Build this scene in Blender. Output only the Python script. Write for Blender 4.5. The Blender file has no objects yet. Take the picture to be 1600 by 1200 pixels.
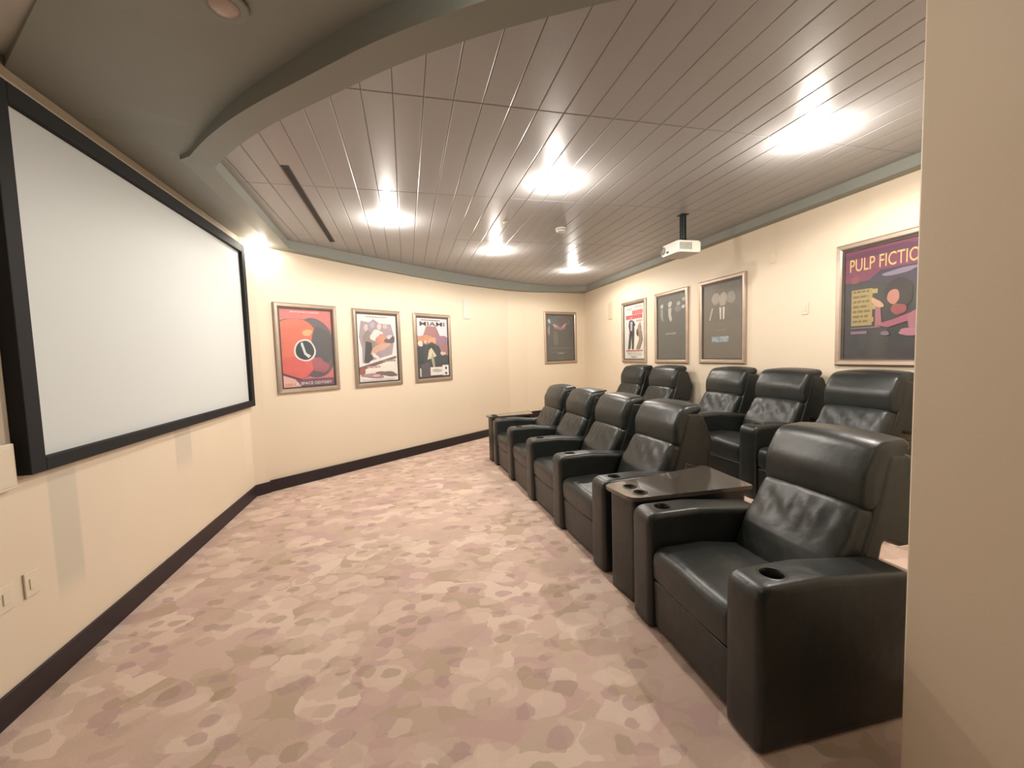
import bpy, bmesh, math, random
from mathutils import Vector, Matrix
from math import sin, cos, pi, radians, sqrt, atan2, hypot
random.seed(7)
C = bpy.context.scene.collection
S = bpy.context.scene

# ------------------------------------------------------------------ camera, light, exposure
cam_d = bpy.data.cameras.new('camera'); cam = bpy.data.objects.new('camera', cam_d); C.objects.link(cam)
cam_d.sensor_fit = 'HORIZONTAL'; cam_d.sensor_width = 36.0; cam_d.lens = 657.0/1600.0*36.0
cam_d.clip_start = 0.02
_up = Vector((-300, 9700, 657)).normalized()
_y = Vector((-165, 40, -657)); _y = (_y - _up*_y.dot(_up)).normalized()
_x = _y.cross(_up)
R = Matrix((_x, _y, _up))                      # camera axes -> world axes
M4 = R.to_4x4(); M4.translation = Vector((0, 0, 1.5))
cam.matrix_world = M4
S.camera = cam
S.view_settings.view_transform = 'Standard'; S.view_settings.look = 'None'
S.view_settings.gamma = 1.0; S.view_settings.use_curve_mapping = False
S.view_settings.exposure = 0.2
LAMP_W = 62.0
LAMP_COL = (1.0, 0.92, 0.83)
world = bpy.data.worlds.new('warm_fill'); S.world = world; world.use_nodes = True  # dim warm fill, added to reach the room from its open rear side
world.node_tree.nodes['Background'].inputs[0].default_value = (1.0, 0.86, 0.74, 1)
world.node_tree.nodes['Background'].inputs[1].default_value = 0.08

# ------------------------------------------------------------------ materials
def lin(c):
    return tuple(((v/255.0)/12.92 if v/255.0 <= 0.04045 else ((v/255.0+0.055)/1.055)**2.4) for v in c[:3]) + (1.0,)
def nt(name):
    m = bpy.data.materials.new(name); m.use_nodes = True
    return m, m.node_tree, m.node_tree.nodes['Principled BSDF']
def mat(name, col, rough=0.5, metal=0.0, spec=0.5, var=0.06, vscale=6.0, bump=0.0, bscale=80.0, bdist=0.002, coat=0.0, emit=None, estr=0.0):
    """base colour with slow procedural variation and a fine grain bump"""
    m, t, b = nt(name); N = t.nodes; L = t.links
    tc = N.new('ShaderNodeTexCoord')
    n = N.new('ShaderNodeTexNoise'); n.inputs['Scale'].default_value = vscale; n.inputs['Detail'].default_value = 4
    L.new(tc.outputs['Object'], n.inputs['Vector'])
    mx = N.new('ShaderNodeMix'); mx.data_type = 'RGBA'
    c = lin(col)
    mx.inputs[6].default_value = tuple(max(0, v*(1-var)) for v in c[:3])+(1,)
    mx.inputs[7].default_value = tuple(min(1, v*(1+var)) for v in c[:3])+(1,)
    L.new(n.outputs['Fac'], mx.inputs[0]); L.new(mx.outputs[2], b.inputs['Base Color'])
    b.inputs['Roughness'].default_value = rough; b.inputs['Metallic'].default_value = metal
    b.inputs['Specular IOR Level'].default_value = spec; b.inputs['Coat Weight'].default_value = coat
    if bump > 0:
        n2 = N.new('ShaderNodeTexNoise'); n2.inputs['Scale'].default_value = bscale; n2.inputs['Detail'].default_value = 3
        L.new(tc.outputs['Object'], n2.inputs['Vector'])
        bp = N.new('ShaderNodeBump'); bp.inputs['Strength'].default_value = bump; bp.inputs['Distance'].default_value = bdist
        L.new(n2.outputs['Fac'], bp.inputs['Height']); L.new(bp.outputs['Normal'], b.inputs['Normal'])
    if emit:
        b.inputs['Emission Color'].default_value = lin(emit); b.inputs['Emission Strength'].default_value = estr
    return m

WALLC = (226, 212, 190)
m_wall = mat('cream_wall_paint', WALLC, 0.55, var=0.03, vscale=1.5, bump=0.25, bscale=120, bdist=0.001)
m_ceil = mat('grey_ceiling_paint', (140, 143, 136), 0.5, var=0.04, vscale=2, bump=0.15, bscale=150, bdist=0.001)
m_tile = mat('taupe_gloss_ceiling_tile', (166, 165, 166), 0.38, var=0.05, vscale=2, bump=0.35, bscale=60, bdist=0.001)
m_base = mat('dark_plum_baseboard', (38, 26, 31), 0.5, var=0.15, vscale=8, bump=0.1)
m_black = mat('black_velvet_frame', (11, 12, 13), 0.8, var=0.1)
m_fabric = mat('white_screen_fabric', (206, 211, 210), 0.75, var=0.01, vscale=1)
m_silver = mat('brushed_pewter', (186, 170, 156), 0.36, metal=0.75, var=0.12, vscale=14, bump=0.1, bscale=200)
m_lip = mat('dark_inner_lip', (74, 66, 62), 0.5, var=0.1)
m_plastic = mat('white_plastic', (226, 222, 212), 0.4, var=0.02)
m_ivory = mat('ivory_plate', (222, 210, 188), 0.45, var=0.02)
m_grille = mat('pale_speaker_grille', (214, 212, 202), 0.7, var=0.03, bump=0.3, bscale=400)
m_dark = mat('matt_black_plastic', (20, 21, 22), 0.45, var=0.1)
m_pole = mat('dark_green_grey_metal', (36, 44, 42), 0.35, metal=0.5, var=0.1)
m_table = mat('dark_laminate_top', (74, 68, 62), 0.16, var=0.12, vscale=20, coat=0.6)
m_cup = mat('black_cup_liner', (9, 9, 9), 0.35, var=0.1)
m_bulb = mat('lit_lamp_glass', (255, 244, 225), 0.4, emit=(255, 238, 210), estr=14.0)
m_can = mat('unlit_lamp_glass', (190, 172, 164), 0.3, var=0.05)
m_slot = mat('black_slot', (10, 10, 12), 0.6)

def leather():
    m, t, b = nt('black_leather'); N = t.nodes; L = t.links
    tc = N.new('ShaderNodeTexCoord')
    n = N.new('ShaderNodeTexNoise'); n.inputs['Scale'].default_value = 3; n.inputs['Detail'].default_value = 5
    L.new(tc.outputs['Object'], n.inputs['Vector'])
    r = N.new('ShaderNodeValToRGB'); r.color_ramp.elements[0].color = lin((27, 31, 30)); r.color_ramp.elements[1].color = lin((44, 48, 47))
    r.color_ramp.elements[0].position = .3; r.color_ramp.elements[1].position = .7
    L.new(n.outputs['Fac'], r.inputs[0]); L.new(r.outputs[0], b.inputs['Base Color'])
    b.inputs['Roughness'].default_value = 0.36
    v = N.new('ShaderNodeTexVoronoi'); v.inputs['Scale'].default_value = 220
    L.new(tc.outputs['Object'], v.inputs['Vector'])
    w = N.new('ShaderNodeTexNoise'); w.inputs['Scale'].default_value = 7; w.inputs['Detail'].default_value = 2; w.inputs['Distortion'].default_value = .4
    L.new(tc.outputs['Object'], w.inputs['Vector'])
    b1 = N.new('ShaderNodeBump'); b1.inputs['Strength'].default_value = .25; b1.inputs['Distance'].default_value = .001
    b2 = N.new('ShaderNodeBump'); b2.inputs['Strength'].default_value = .22; b2.inputs['Distance'].default_value = .02
    L.new(v.outputs['Distance'], b1.inputs['Height']); L.new(w.outputs['Fac'], b2.inputs['Height'])
    L.new(b2.outputs['Normal'], b1.inputs['Normal']); L.new(b1.outputs['Normal'], b.inputs['Normal'])
    return m
m_leather = leather()

def carpet():
    m, t, b = nt('blotched_carpet'); N = t.nodes; L = t.links
    tc = N.new('ShaderNodeTexCoord')
    mp = N.new('ShaderNodeMapping'); mp.inputs['Scale'].default_value = (1.0, 1.25, 1.0); mp.inputs['Rotation'].default_value = (0, 0, 0.5)
    L.new(tc.outputs['Object'], mp.inputs['Vector'])
    nz = N.new('ShaderNodeTexNoise'); nz.inputs['Scale'].default_value = 9; nz.inputs['Detail'].default_value = 2
    L.new(mp.outputs['Vector'], nz.inputs['Vector'])
    sub = N.new('ShaderNodeVectorMath'); sub.operation = 'SUBTRACT'; sub.inputs[1].default_value = (.5, .5, .5)
    L.new(nz.outputs['Color'], sub.inputs[0])
    scl = N.new('ShaderNodeVectorMath'); scl.operation = 'SCALE'; scl.inputs['Scale'].default_value = 0.09
    L.new(sub.outputs[0], scl.inputs[0])
    add = N.new('ShaderNodeVectorMath'); add.operation = 'ADD'
    L.new(mp.outputs['Vector'], add.inputs[0]); L.new(scl.outputs[0], add.inputs[1])
    pal = [(206, 180, 166), (188, 166, 146), (220, 198, 182), (176, 148, 144), (200, 176, 160), (168, 148, 126), (198, 168, 160)]
    def ramp(order):
        r = N.new('ShaderNodeValToRGB'); r.color_ramp.interpolation = 'CONSTANT'
        els = r.color_ramp.elements
        while len(els) < len(order): els.new(0.5)
        for i, k in enumerate(order):
            els[i].position = i/len(order); els[i].color = lin(pal[k])
        return r
    prev = None
    # scale, radius in cells, share of cells drawn, palette order, offset, opacity
    layers = [(5.0, 9.0, 1.0, (0, 1, 4, 2, 0, 6), (0, 0, 0), 1), (4.3, 0.50, .6, (2, 0, 4, 2, 0, 6), (3.1, 1.7, 0), .65),
              (6.0, 0.44, .42, (1, 6, 0, 5, 3, 1), (7.7, 4.2, 0), .55), (5.2, 0.50, .5, (2, 0, 2, 4, 0, 2), (11.3, 9.9, 0), .62),
              (7.8, 0.36, .34, (5, 3, 1, 6, 5, 3), (17.3, 2.9, 0), .6), (6.4, 0.42, .35, (2, 0, 4, 2, 6, 0), (23.3, 12.9, 0), .62)]
    for sc, rad, share, order, off, op in layers:
        o = N.new('ShaderNodeVectorMath'); o.operation = 'ADD'; o.inputs[1].default_value = off
        L.new(add.outputs[0], o.inputs[0])
        v = N.new('ShaderNodeTexVoronoi'); v.voronoi_dimensions = '2D'; v.inputs['Scale'].default_value = sc; v.inputs['Randomness'].default_value = .85
        L.new(o.outputs[0], v.inputs['Vector'])
        sp = N.new('ShaderNodeSeparateColor'); L.new(v.outputs['Color'], sp.inputs[0])
        r = ramp(order); L.new(sp.outputs[0], r.inputs[0])
        if prev is None:
            prev = r.outputs[0]; continue
        rr = N.new('ShaderNodeMapRange'); rr.inputs['To Min'].default_value = rad*1.15; rr.inputs['To Max'].default_value = rad*.7
        L.new(sp.outputs[2], rr.inputs['Value'])
        df = N.new('ShaderNodeMath'); df.operation = 'SUBTRACT'; L.new(rr.outputs[0], df.inputs[0]); L.new(v.outputs['Distance'], df.inputs[1])
        lt = N.new('ShaderNodeMapRange'); lt.interpolation_type = 'SMOOTHSTEP'
        lt.inputs['From Min'].default_value = -.025; lt.inputs['From Max'].default_value = .03
        L.new(df.outputs[0], lt.inputs['Value'])
        sh = N.new('ShaderNodeMath'); sh.operation = 'LESS_THAN'; sh.inputs[1].default_value = share; L.new(sp.outputs[1], sh.inputs[0])
        f0 = N.new('ShaderNodeMath'); f0.operation = 'MULTIPLY'; L.new(lt.outputs[0], f0.inputs[0]); L.new(sh.outputs[0], f0.inputs[1])
        f = N.new('ShaderNodeMath'); f.operation = 'MULTIPLY'; f.inputs[1].default_value = op
        L.new(f0.outputs[0], f.inputs[0])
        mx = N.new('ShaderNodeMix'); mx.data_type = 'RGBA'
        L.new(f.outputs[0], mx.inputs[0]); L.new(prev, mx.inputs[6]); L.new(r.outputs[0], mx.inputs[7]); prev = mx.outputs[2]
    g = N.new('ShaderNodeTexNoise'); g.inputs['Scale'].default_value = 260; g.inputs['Detail'].default_value = 2
    L.new(tc.outputs['Object'], g.inputs['Vector'])
    gr = N.new('ShaderNodeMapRange'); gr.inputs['To Min'].default_value = .82; gr.inputs['To Max'].default_value = 1.14
    L.new(g.outputs['Fac'], gr.inputs['Value'])
    mu = N.new('ShaderNodeVectorMath'); mu.operation = 'SCALE'
    L.new(prev, mu.inputs[0]); L.new(gr.outputs[0], mu.inputs['Scale']); L.new(mu.outputs[0], b.inputs['Base Color'])
    b.inputs['Roughness'].default_value = .95; b.inputs['Specular IOR Level'].default_value = .15
    bp = N.new('ShaderNodeBump'); bp.inputs['Strength'].default_value = .5; bp.inputs['Distance'].default_value = .003
    L.new(g.outputs['Fac'], bp.inputs['Height']); L.new(bp.outputs['Normal'], b.inputs['Normal'])
    return m
m_carpet = carpet()

def left_wall_mat():
    """the cream paint with soft-edged greyer and paler upright patches below the screen"""
    m, t, b = nt('patchy_cream_wall_paint'); N = t.nodes; L = t.links
    tc = N.new('ShaderNodeTexCoord'); sp = N.new('ShaderNodeSeparateXYZ'); L.new(tc.outputs['Object'], sp.inputs[0])
    n = N.new('ShaderNodeTexNoise'); n.inputs['Scale'].default_value = 1.5; L.new(tc.outputs['Object'], n.inputs['Vector'])
    mx = N.new('ShaderNodeMix'); mx.data_type = 'RGBA'
    mx.inputs[6].default_value = lin((220, 205, 184)); mx.inputs[7].default_value = lin((230, 216, 194)); L.new(n.outputs['Fac'], mx.inputs[0])
    prev = mx.outputs[2]
    def ramp1(src, a, c, soft):
        u = N.new('ShaderNodeMapRange'); u.interpolation_type = 'SMOOTHSTEP'; u.inputs['From Min'].default_value = a-soft; u.inputs['From Max'].default_value = a+soft
        d = N.new('ShaderNodeMapRange'); d.interpolation_type = 'SMOOTHSTEP'; d.inputs['From Min'].default_value = c+soft; d.inputs['From Max'].default_value = c-soft
        L.new(src, u.inputs['Value']); L.new(src, d.inputs['Value'])
        k = N.new('ShaderNodeMath'); k.operation = 'MULTIPLY'; L.new(u.outputs[0], k.inputs[0]); L.new(d.outputs[0], k.inputs[1]); return k.outputs[0]
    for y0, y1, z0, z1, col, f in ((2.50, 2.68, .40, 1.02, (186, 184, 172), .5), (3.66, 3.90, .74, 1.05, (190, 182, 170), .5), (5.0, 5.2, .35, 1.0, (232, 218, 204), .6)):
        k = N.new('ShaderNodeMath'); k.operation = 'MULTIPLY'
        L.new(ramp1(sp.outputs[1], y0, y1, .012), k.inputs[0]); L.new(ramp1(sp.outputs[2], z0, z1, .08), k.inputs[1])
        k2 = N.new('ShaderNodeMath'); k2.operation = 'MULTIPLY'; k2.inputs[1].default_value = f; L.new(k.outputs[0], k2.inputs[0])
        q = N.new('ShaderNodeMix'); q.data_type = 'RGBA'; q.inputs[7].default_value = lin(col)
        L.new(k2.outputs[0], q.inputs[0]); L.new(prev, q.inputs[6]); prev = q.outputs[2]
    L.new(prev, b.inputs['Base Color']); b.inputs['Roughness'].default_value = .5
    g = N.new('ShaderNodeTexNoise'); g.inputs['Scale'].default_value = 120; L.new(tc.outputs['Object'], g.inputs['Vector'])
    bp = N.new('ShaderNodeBump'); bp.inputs['Strength'].default_value = .25; bp.inputs['Distance'].default_value = .001
    L.new(g.outputs['Fac'], bp.inputs['Height']); L.new(bp.outputs['Normal'], b.inputs['Normal'])
    return m
m_wall_left = left_wall_mat()

def glass_mat():
    m = bpy.data.materials.new('clear_picture_glass'); m.use_nodes = True; t = m.node_tree; N = t.nodes; L = t.links
    N.remove(N['Principled BSDF'])
    tr = N.new('ShaderNodeBsdfTransparent'); gl = N.new('ShaderNodeBsdfGlossy'); gl.inputs['Roughness'].default_value = .06
    fr = N.new('ShaderNodeFresnel'); fr.inputs['IOR'].default_value = 1.5
    gm = N.new('ShaderNodeNewGeometry'); mu = N.new('ShaderNodeMath'); mu.operation = 'MULTIPLY'; iv = N.new('ShaderNodeMath'); iv.operation = 'SUBTRACT'; iv.inputs[0].default_value = 1
    L.new(gm.outputs['Backfacing'], iv.inputs[1]); L.new(fr.outputs[0], mu.inputs[0]); L.new(iv.outputs[0], mu.inputs[1])
    mx = N.new('ShaderNodeMixShader'); L.new(mu.outputs[0], mx.inputs[0]); L.new(tr.outputs[0], mx.inputs[1]); L.new(gl.outputs[0], mx.inputs[2])
    L.new(mx.outputs[0], N['Material Output'].inputs['Surface'])
    return m
m_glass = glass_mat()

# ------------------------------------------------------------------ mesh helpers
def obj(name, bm, m, parent=None, smooth=False, recalc=True, angle=None):
    if recalc: bmesh.ops.recalc_face_normals(bm, faces=bm.faces)
    me = bpy.data.meshes.new(name); bm.to_mesh(me); bm.free()
    for mm in (m if isinstance(m, (list, tuple)) else [m]): me.materials.append(mm)
    if smooth:
        for p in me.polygons: p.use_smooth = True
        me.set_sharp_from_angle(angle=radians(angle or 40))
        for p in me.polygons:
            if abs(p.normal.x) > .9995: p.use_smooth = False
    o = bpy.data.objects.new(name, me); C.objects.link(o)
    if parent: o.parent = parent
    return o
def tag(o, label, cat, group=None):
    o['label'] = label; o['category'] = cat
    if group: o['group'] = group
    return o
def thing(name, label, cat, loc=(0, 0, 0), rotz=0, group=None):
    o = bpy.data.objects.new(name, None); C.objects.link(o); o.empty_display_size = .1
    o.location = loc; o.rotation_euler = (0, 0, rotz)
    return tag(o, label, cat, group)
def struct(name, bm, m, smooth=False, **k):
    o = obj(name, bm, m, smooth=smooth, **k); o['kind'] = 'structure'; return o
def box(bm, x0, x1, y0, y1, z0, z1, bevel=0.0, seg=2):
    r = bmesh.ops.create_cube(bm, size=1.0); vs = r['verts']
    for v in vs:
        v.co = Vector((x0+(v.co.x+.5)*(x1-x0), y0+(v.co.y+.5)*(y1-y0), z0+(v.co.z+.5)*(z1-z0)))
    if bevel > 0:
        es = list({e for v in vs for e in v.link_edges})
        bmesh.ops.bevel(bm, geom=es, offset=bevel, segments=seg, affect='EDGES', profile=.5)
    return bm
def prism(bm, pts, z0, z1):
    """vertical prism over a plan polygon; z0, z1 may be per-vertex lists"""
    n = len(pts)
    Z0 = z0 if isinstance(z0, (list, tuple)) else [z0]*n
    Z1 = z1 if isinstance(z1, (list, tuple)) else [z1]*n
    a = [bm.verts.new((p[0], p[1], Z0[i])) for i, p in enumerate(pts)]
    b = [bm.verts.new((p[0], p[1], Z1[i])) for i, p in enumerate(pts)]
    bm.faces.new(a[::-1]); bm.faces.new(b)
    for i in range(n):
        j = (i+1) % n
        bm.faces.new((a[i], a[j], b[j], b[i]))
    return bm
def lathe(bm, prof, cx=0, cy=0, seg=28, cap=True):
    """prof: (r, z) list, revolved about a vertical axis"""
    rings = []
    for r, z in prof:
        if r < 1e-6: rings.append([bm.verts.new((cx, cy, z))])
        else: rings.append([bm.verts.new((cx+r*cos(2*pi*k/seg), cy+r*sin(2*pi*k/seg), z)) for k in range(seg)])
    for a, b in zip(rings, rings[1:]):
        for k in range(seg):
            j = (k+1) % seg
            if len(a) == 1 and len(b) == 1: continue
            if len(a) == 1: bm.faces.new((a[0], b[k], b[j]))
            elif len(b) == 1: bm.faces.new((a[k], a[j], b[0]))
            else: bm.faces.new((a[k], a[j], b[j], b[k]))
    return bm
def round_poly(pts, seg=5):
    """pts: (u, v, radius); returns a closed list of points with the corners rounded"""
    out = []; n = len(pts)
    for i in range(n):
        p = Vector(pts[i][:2]); a = Vector(pts[i-1][:2]); b = Vector(pts[(i+1) % n][:2])
        r = pts[i][2] if len(pts[i]) > 2 else 0.0
        if r <= 1e-5: out.append(p); continue
        da = (a-p); db = (b-p); la = da.length; lb = db.length; da.normalize(); db.normalize()
        ang = math.acos(max(-1, min(1, da.dot(db)))); t = min(r/math.tan(ang/2), la*.49, lb*.49)
        p0 = p+da*t; p1 = p+db*t
        for k in range(seg+1):
            s = k/seg; out.append(p0*(1-s)**2 + p*2*s*(1-s) + p1*s*s)
    # drop duplicates
    res = []
    for q in out:
        if not res or (q-res[-1]).length > 1e-4: res.append(q)
    if (res[0]-res[-1]).length < 1e-4: res.pop()
    return res
def resample(pts, step):
    out = []; n = len(pts)
    for i in range(n):
        a = pts[i]; b = pts[(i+1) % n]; k = max(1, int((b-a).length/step))
        for j in range(k): out.append(a.lerp(b, j/k))
    return out
def pad(bm, pts, x0, x1, r, puff=0.0, step=.04, nx=10, wr=None, seg=5):
    """upholstered solid: side profile (y, z) swept over x with rounded ends and a slight swell in the middle"""
    P = resample(round_poly([(q[0], q[1], max(q[2], r*1.1)) for q in pts], seg), step); n = len(P)
    area = sum(P[i].x*P[(i+1) % n].y-P[(i+1) % n].x*P[i].y for i in range(n))
    sg = 1 if area > 0 else -1
    nor = []
    for i in range(n):
        d = (P[(i+1) % n]-P[i-1]).normalized(); nor.append(Vector((d.y, -d.x))*sg)
    xs = []
    K = 5
    for k in range(K+1):
        a = k/K*pi/2; xs.append((x0+r*(1-sin(a)), r*(1-cos(a))))
    xs = xs[::-1] if xs[0][0] > xs[-1][0] else xs
    left = sorted(((x0+r*(1-cos(k/K*pi/2)), r*(1-sin(k/K*pi/2))) for k in range(K+1)))
    mid = [(x0+r+(x1-x0-2*r)*k/nx, 0.0) for k in range(1, nx)]
    right = sorted(((x1-(q[0]-x0)), q[1]) for q in left)
    rings = []
    for x, inset in left+mid+right:
        t = (x-x0)/(x1-x0); sw = puff*max(0.0, (4*t*(1-t)))**.6
        ring = []
        for i, p in enumerate(P):
            q = p+nor[i]*(sw-inset)
            dx = 0
            if wr:
                w = wr(x, q.x, q.y); q = q+nor[i]*w*(1 if inset < r*.6 else .3)
            ring.append(bm.verts.new((x, q.x, q.y)))
        rings.append(ring)
    for a, b in zip(rings, rings[1:]):
        for i in range(n):
            j = (i+1) % n
            bm.faces.new((a[i], a[j], b[j], b[i]))
    caps = [bm.faces.new(rings[0]), bm.faces.new(rings[-1][::-1])]
    for f in caps: f.normal_update()
    bmesh.ops.triangulate(bm, faces=caps, quad_method='BEAUTY', ngon_method='EAR_CLIP')
    return bm
def cut(bm, cutter):
    """boolean difference, returned as a fresh bmesh"""
    bmesh.ops.recalc_face_normals(bm, faces=bm.faces); bmesh.ops.recalc_face_normals(cutter, faces=cutter.faces)
    ma = bpy.data.meshes.new('a'); bm.to_mesh(ma); bm.free(); mb = bpy.data.meshes.new('b'); cutter.to_mesh(mb); cutter.free()
    oa = bpy.data.objects.new('a', ma); ob = bpy.data.objects.new('b', mb); C.objects.link(oa); C.objects.link(ob)
    md = oa.modifiers.new('x', 'BOOLEAN'); md.object = ob; md.operation = 'DIFFERENCE'; md.solver = 'EXACT'
    bpy.context.view_layer.update()
    dg = bpy.context.evaluated_depsgraph_get(); me = bpy.data.meshes.new_from_object(oa.evaluated_get(dg))
    out = bmesh.new(); out.from_mesh(me)
    bpy.data.objects.remove(oa); bpy.data.objects.remove(ob)
    for q in (ma, mb, me): bpy.data.meshes.remove(q)
    return out

# ------------------------------------------------------------------ room shell
ZT = 2.92                                            # tiled ceiling
bm = bmesh.new(); prism(bm, [(-1.9, -3.0), (4.1, -3.0), (4.1, 9.2), (1.6, 9.2), (-1.9, 5.8)], -.08, 0); struct('floor', bm, m_carpet)
bm = bmesh.new(); prism(bm, [(2.74, .96), (3.9, .96), (3.9, 8.8), (2.35, 8.25), (2.50, 6.6), (2.68, 5.0), (2.74, 4.4)], 0, .2)
struct('floor_platform', bm, m_carpet)

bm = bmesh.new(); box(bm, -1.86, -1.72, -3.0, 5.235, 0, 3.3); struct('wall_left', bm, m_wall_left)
CA = Vector((-1.622, 5.372)); CD = Vector((0.794, 0.608)).normalized(); CN = Vector((CD.y, -CD.x))     # curved wall: start, direction, normal into the room
CE = CA+CD*4.52
bm = bmesh.new(); prism(bm, [(-1.72, 5.235), (-1.625, 5.325), (-1.60, 5.345), tuple(CA), tuple(CE), tuple(CE-CN*.12), (-1.86, 5.45)], 0, 3.3)
struct('wall_back_left', bm, m_wall)
WB0 = Vector((2.40, 8.32)); WB1 = Vector((3.9, 8.80)); WBD = (WB1-WB0).normalized(); WBN = Vector((WBD.y, -WBD.x))
bm = bmesh.new(); prism(bm, [tuple(CE), tuple(WB0), tuple(WB1), (4.05, 9.1), (1.9, 9.1)], 0, 3.3); struct('wall_back', bm, m_wall)
bm = bmesh.new(); box(bm, 3.9, 4.05, .3, 8.9, 0, 3.3); struct('wall_right', bm, m_wall)
bm = bmesh.new(); box(bm, 1.52, 4.05, .30, .962, 0, 3.3, bevel=.006); struct('wall_front', bm, m_wall)

# baseboards
bm = bmesh.new(); box(bm, -1.72, -1.705, -3.0, 5.24, 0, .13, bevel=.003); struct('baseboard_left', bm, m_base)
def strip(bm, a, b, n, th, z0, z1):
    a = Vector(a); b = Vector(b); prism(bm, [tuple(a), tuple(b), tuple(b+n*th), tuple(a+n*th)], z0, z1)
bm = bmesh.new(); n0 = Vector((.72, -.69)); strip(bm, (-1.718, 5.23), (-1.60, 5.343), n0, .014, 0, .13)
strip(bm, CA+CN*.012, CE, CN, .024, 0, .135); struct('baseboard_back_left', bm, m_base)
bm = bmesh.new(); strip(bm, CE, WB0, Vector((.39, -.92)), .018, 0, .3); strip(bm, WB0, WB1, WBN, .018, .2, .33); struct('baseboard_back', bm, m_base)
bm = bmesh.new(); box(bm, 3.885, 3.9, .962, 8.79, .2, .33, bevel=.003); struct('baseboard_right', bm, m_base)

# lowered border ring round the tiled field (its inner face and underside show)
near = [(-1.20, 3.33), (-.95, 3.0), (-.65, 2.67), (-.2, 2.255), (.02, 2.06), (.24, 1.895), (.48, 1.735), (.90, 1.50), (1.4, 1.31), (2.0, 1.15), (2.8, 1.03), (3.72, .97)]
def smooth_line(P, k=4):
    out = []
    for i in range(len(P)-1):
        p0 = Vector(P[max(0, i-1)]); p1 = Vector(P[i]); p2 = Vector(P[i+1]); p3 = Vector(P[min(len(P)-1, i+2)])
        for j in range(k):
            t = j/k; out.append(.5*((2*p1)+(-p0+p2)*t+(2*p0-5*p1+4*p2-p3)*t*t+(-p0+3*p1-3*p2+p3)*t**3))
    out.append(Vector(P[-1])); return out
near_in = smooth_line(near)
def offset(P, d):
    out = []
    for i, p in enumerate(P):
        a = P[max(0, i-1)]; b = P[min(len(P)-1, i+1)]; t = (b-a).normalized(); out.append(p+Vector((-t.y, t.x))*d)
    return out
near_out = offset(near_in, -.155)
near_out[0] = Vector((-1.36, 3.24))
ring_mid = offset(near_in, -.075)
def start_y(x):
    for a, b in zip(ring_mid, ring_mid[1:]):
        if a.x <= x <= b.x: return a.y+(b.y-a.y)*(x-a.x)/(b.x-a.x)
    return 3.34 if x < ring_mid[0].x else ring_mid[-1].y
# tiled ceiling: long grooved planks in rows, one mesh, ending above the border ring
bm = bmesh.new()
rows = [-.35, 1.06, 2.427, 3.79, 5.196, 6.6, 8.0, 9.3]
xw = .163
x = -1.31
while x < 3.85:
    cuts = [x, x+xw/2, x+xw]
    for y0, y1 in zip(rows, rows[1:]):
        sy = [max(y0, start_y(c)) for c in cuts]
        if min(sy) >= y1-.02: continue
        sy = [min(v, y1-.015) for v in sy]
        g, h = .0015, .0065
        Xs = [(x+g, x+h), (x+xw/2, x+xw/2), (x+xw-g, x+xw-h)]
        lo = [bm.verts.new((Xs[i][1], sy[i]+h, ZT)) for i in range(3)]+[bm.verts.new((Xs[i][1], y1-h, ZT)) for i in (2, 1, 0)]
        up = [bm.verts.new((Xs[i][0], sy[i]+g, ZT+.0028)) for i in range(3)]+[bm.verts.new((Xs[i][0], y1-g, ZT+.0028)) for i in (2, 1, 0)]
        bm.faces.new(lo)
        for k in range(6): bm.faces.new((up[k], up[(k+1) % 6], lo[(k+1) % 6], lo[k]))
    x += xw
prism(bm, [(p.x, p.y) for p in ring_mid]+[(3.9, 8.75), (2.3, 8.2), tuple(CE), (-1.36, 5.55)], ZT+.010, ZT+.03)
struct('ceiling', bm, m_tile, recalc=True)

def band(bm, I, O, zi, zo, top):
    """ring section: bottom face between inner and outer line, inner and outer upright faces to 'top'"""
    n = len(I)
    Zi = zi if isinstance(zi, list) else [zi]*n; Zo = zo if isinstance(zo, list) else [zo]*n
    T = top if isinstance(top, (list, tuple)) else (top, top)
    r = []
    for i in range(n):
        r.append([bm.verts.new((I[i][0], I[i][1], T[0])), bm.verts.new((I[i][0], I[i][1], Zi[i])), bm.verts.new((O[i][0], O[i][1], Zo[i])), bm.verts.new((O[i][0], O[i][1], T[1]))])
    for a, b in zip(r, r[1:]):
        for k in range(4): bm.faces.new((a[k], b[k], b[(k+1) % 4], a[(k+1) % 4]))
    bm.faces.new(r[0]); bm.faces.new(r[-1][::-1])
bm = bmesh.new()
band(bm, near_in, near_out, 2.83, 2.83, (2.955, 2.99))
band(bm, [(-1.28, 5.58), (-1.20, 3.33)], [(-1.43, 5.60), (-1.36, 3.24)], 2.83, 2.83, (2.955, 2.99))
ins = [(-1.33, 5.42), (-.62, 6.03), (.05, 6.58), (.80, 7.16), (1.45, 7.62), (2.12, 8.02), (2.60, 8.25), (3.05, 8.40), (3.45, 8.42), (3.765, 8.35)]
outs = [tuple(CA-CN*.02), tuple(CA+CD*1.0-CN*.02), tuple(CA+CD*1.9-CN*.02), tuple(CA+CD*2.9-CN*.02), tuple(CA+CD*3.8-CN*.02), tuple(CE-CN*.02), tuple(WB0+Vector((0, .03))), tuple(WB0+WBD*.6-WBN*.02), tuple(WB0+WBD*1.1-WBN*.02), (3.93, 8.83)]
zb = [2.83, 2.79, 2.765, 2.75, 2.76, 2.775, 2.785, 2.80, 2.815, 2.83]
band(bm, smooth_line(ins), smooth_line(outs), [v.x for v in smooth_line([(z, 0) for z in zb])], [v.x for v in smooth_line([(z, 0) for z in zb])], (2.955, 2.955))
band(bm, [(3.765, 8.35), (3.78, 4.5), (3.79, .9)], [(3.93, 8.83), (3.93, 4.5), (3.93, .9)], 2.83, 2.83, (2.955, 2.955))
struct('trim_1', bm, m_ceil, smooth=True, angle=25)

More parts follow.
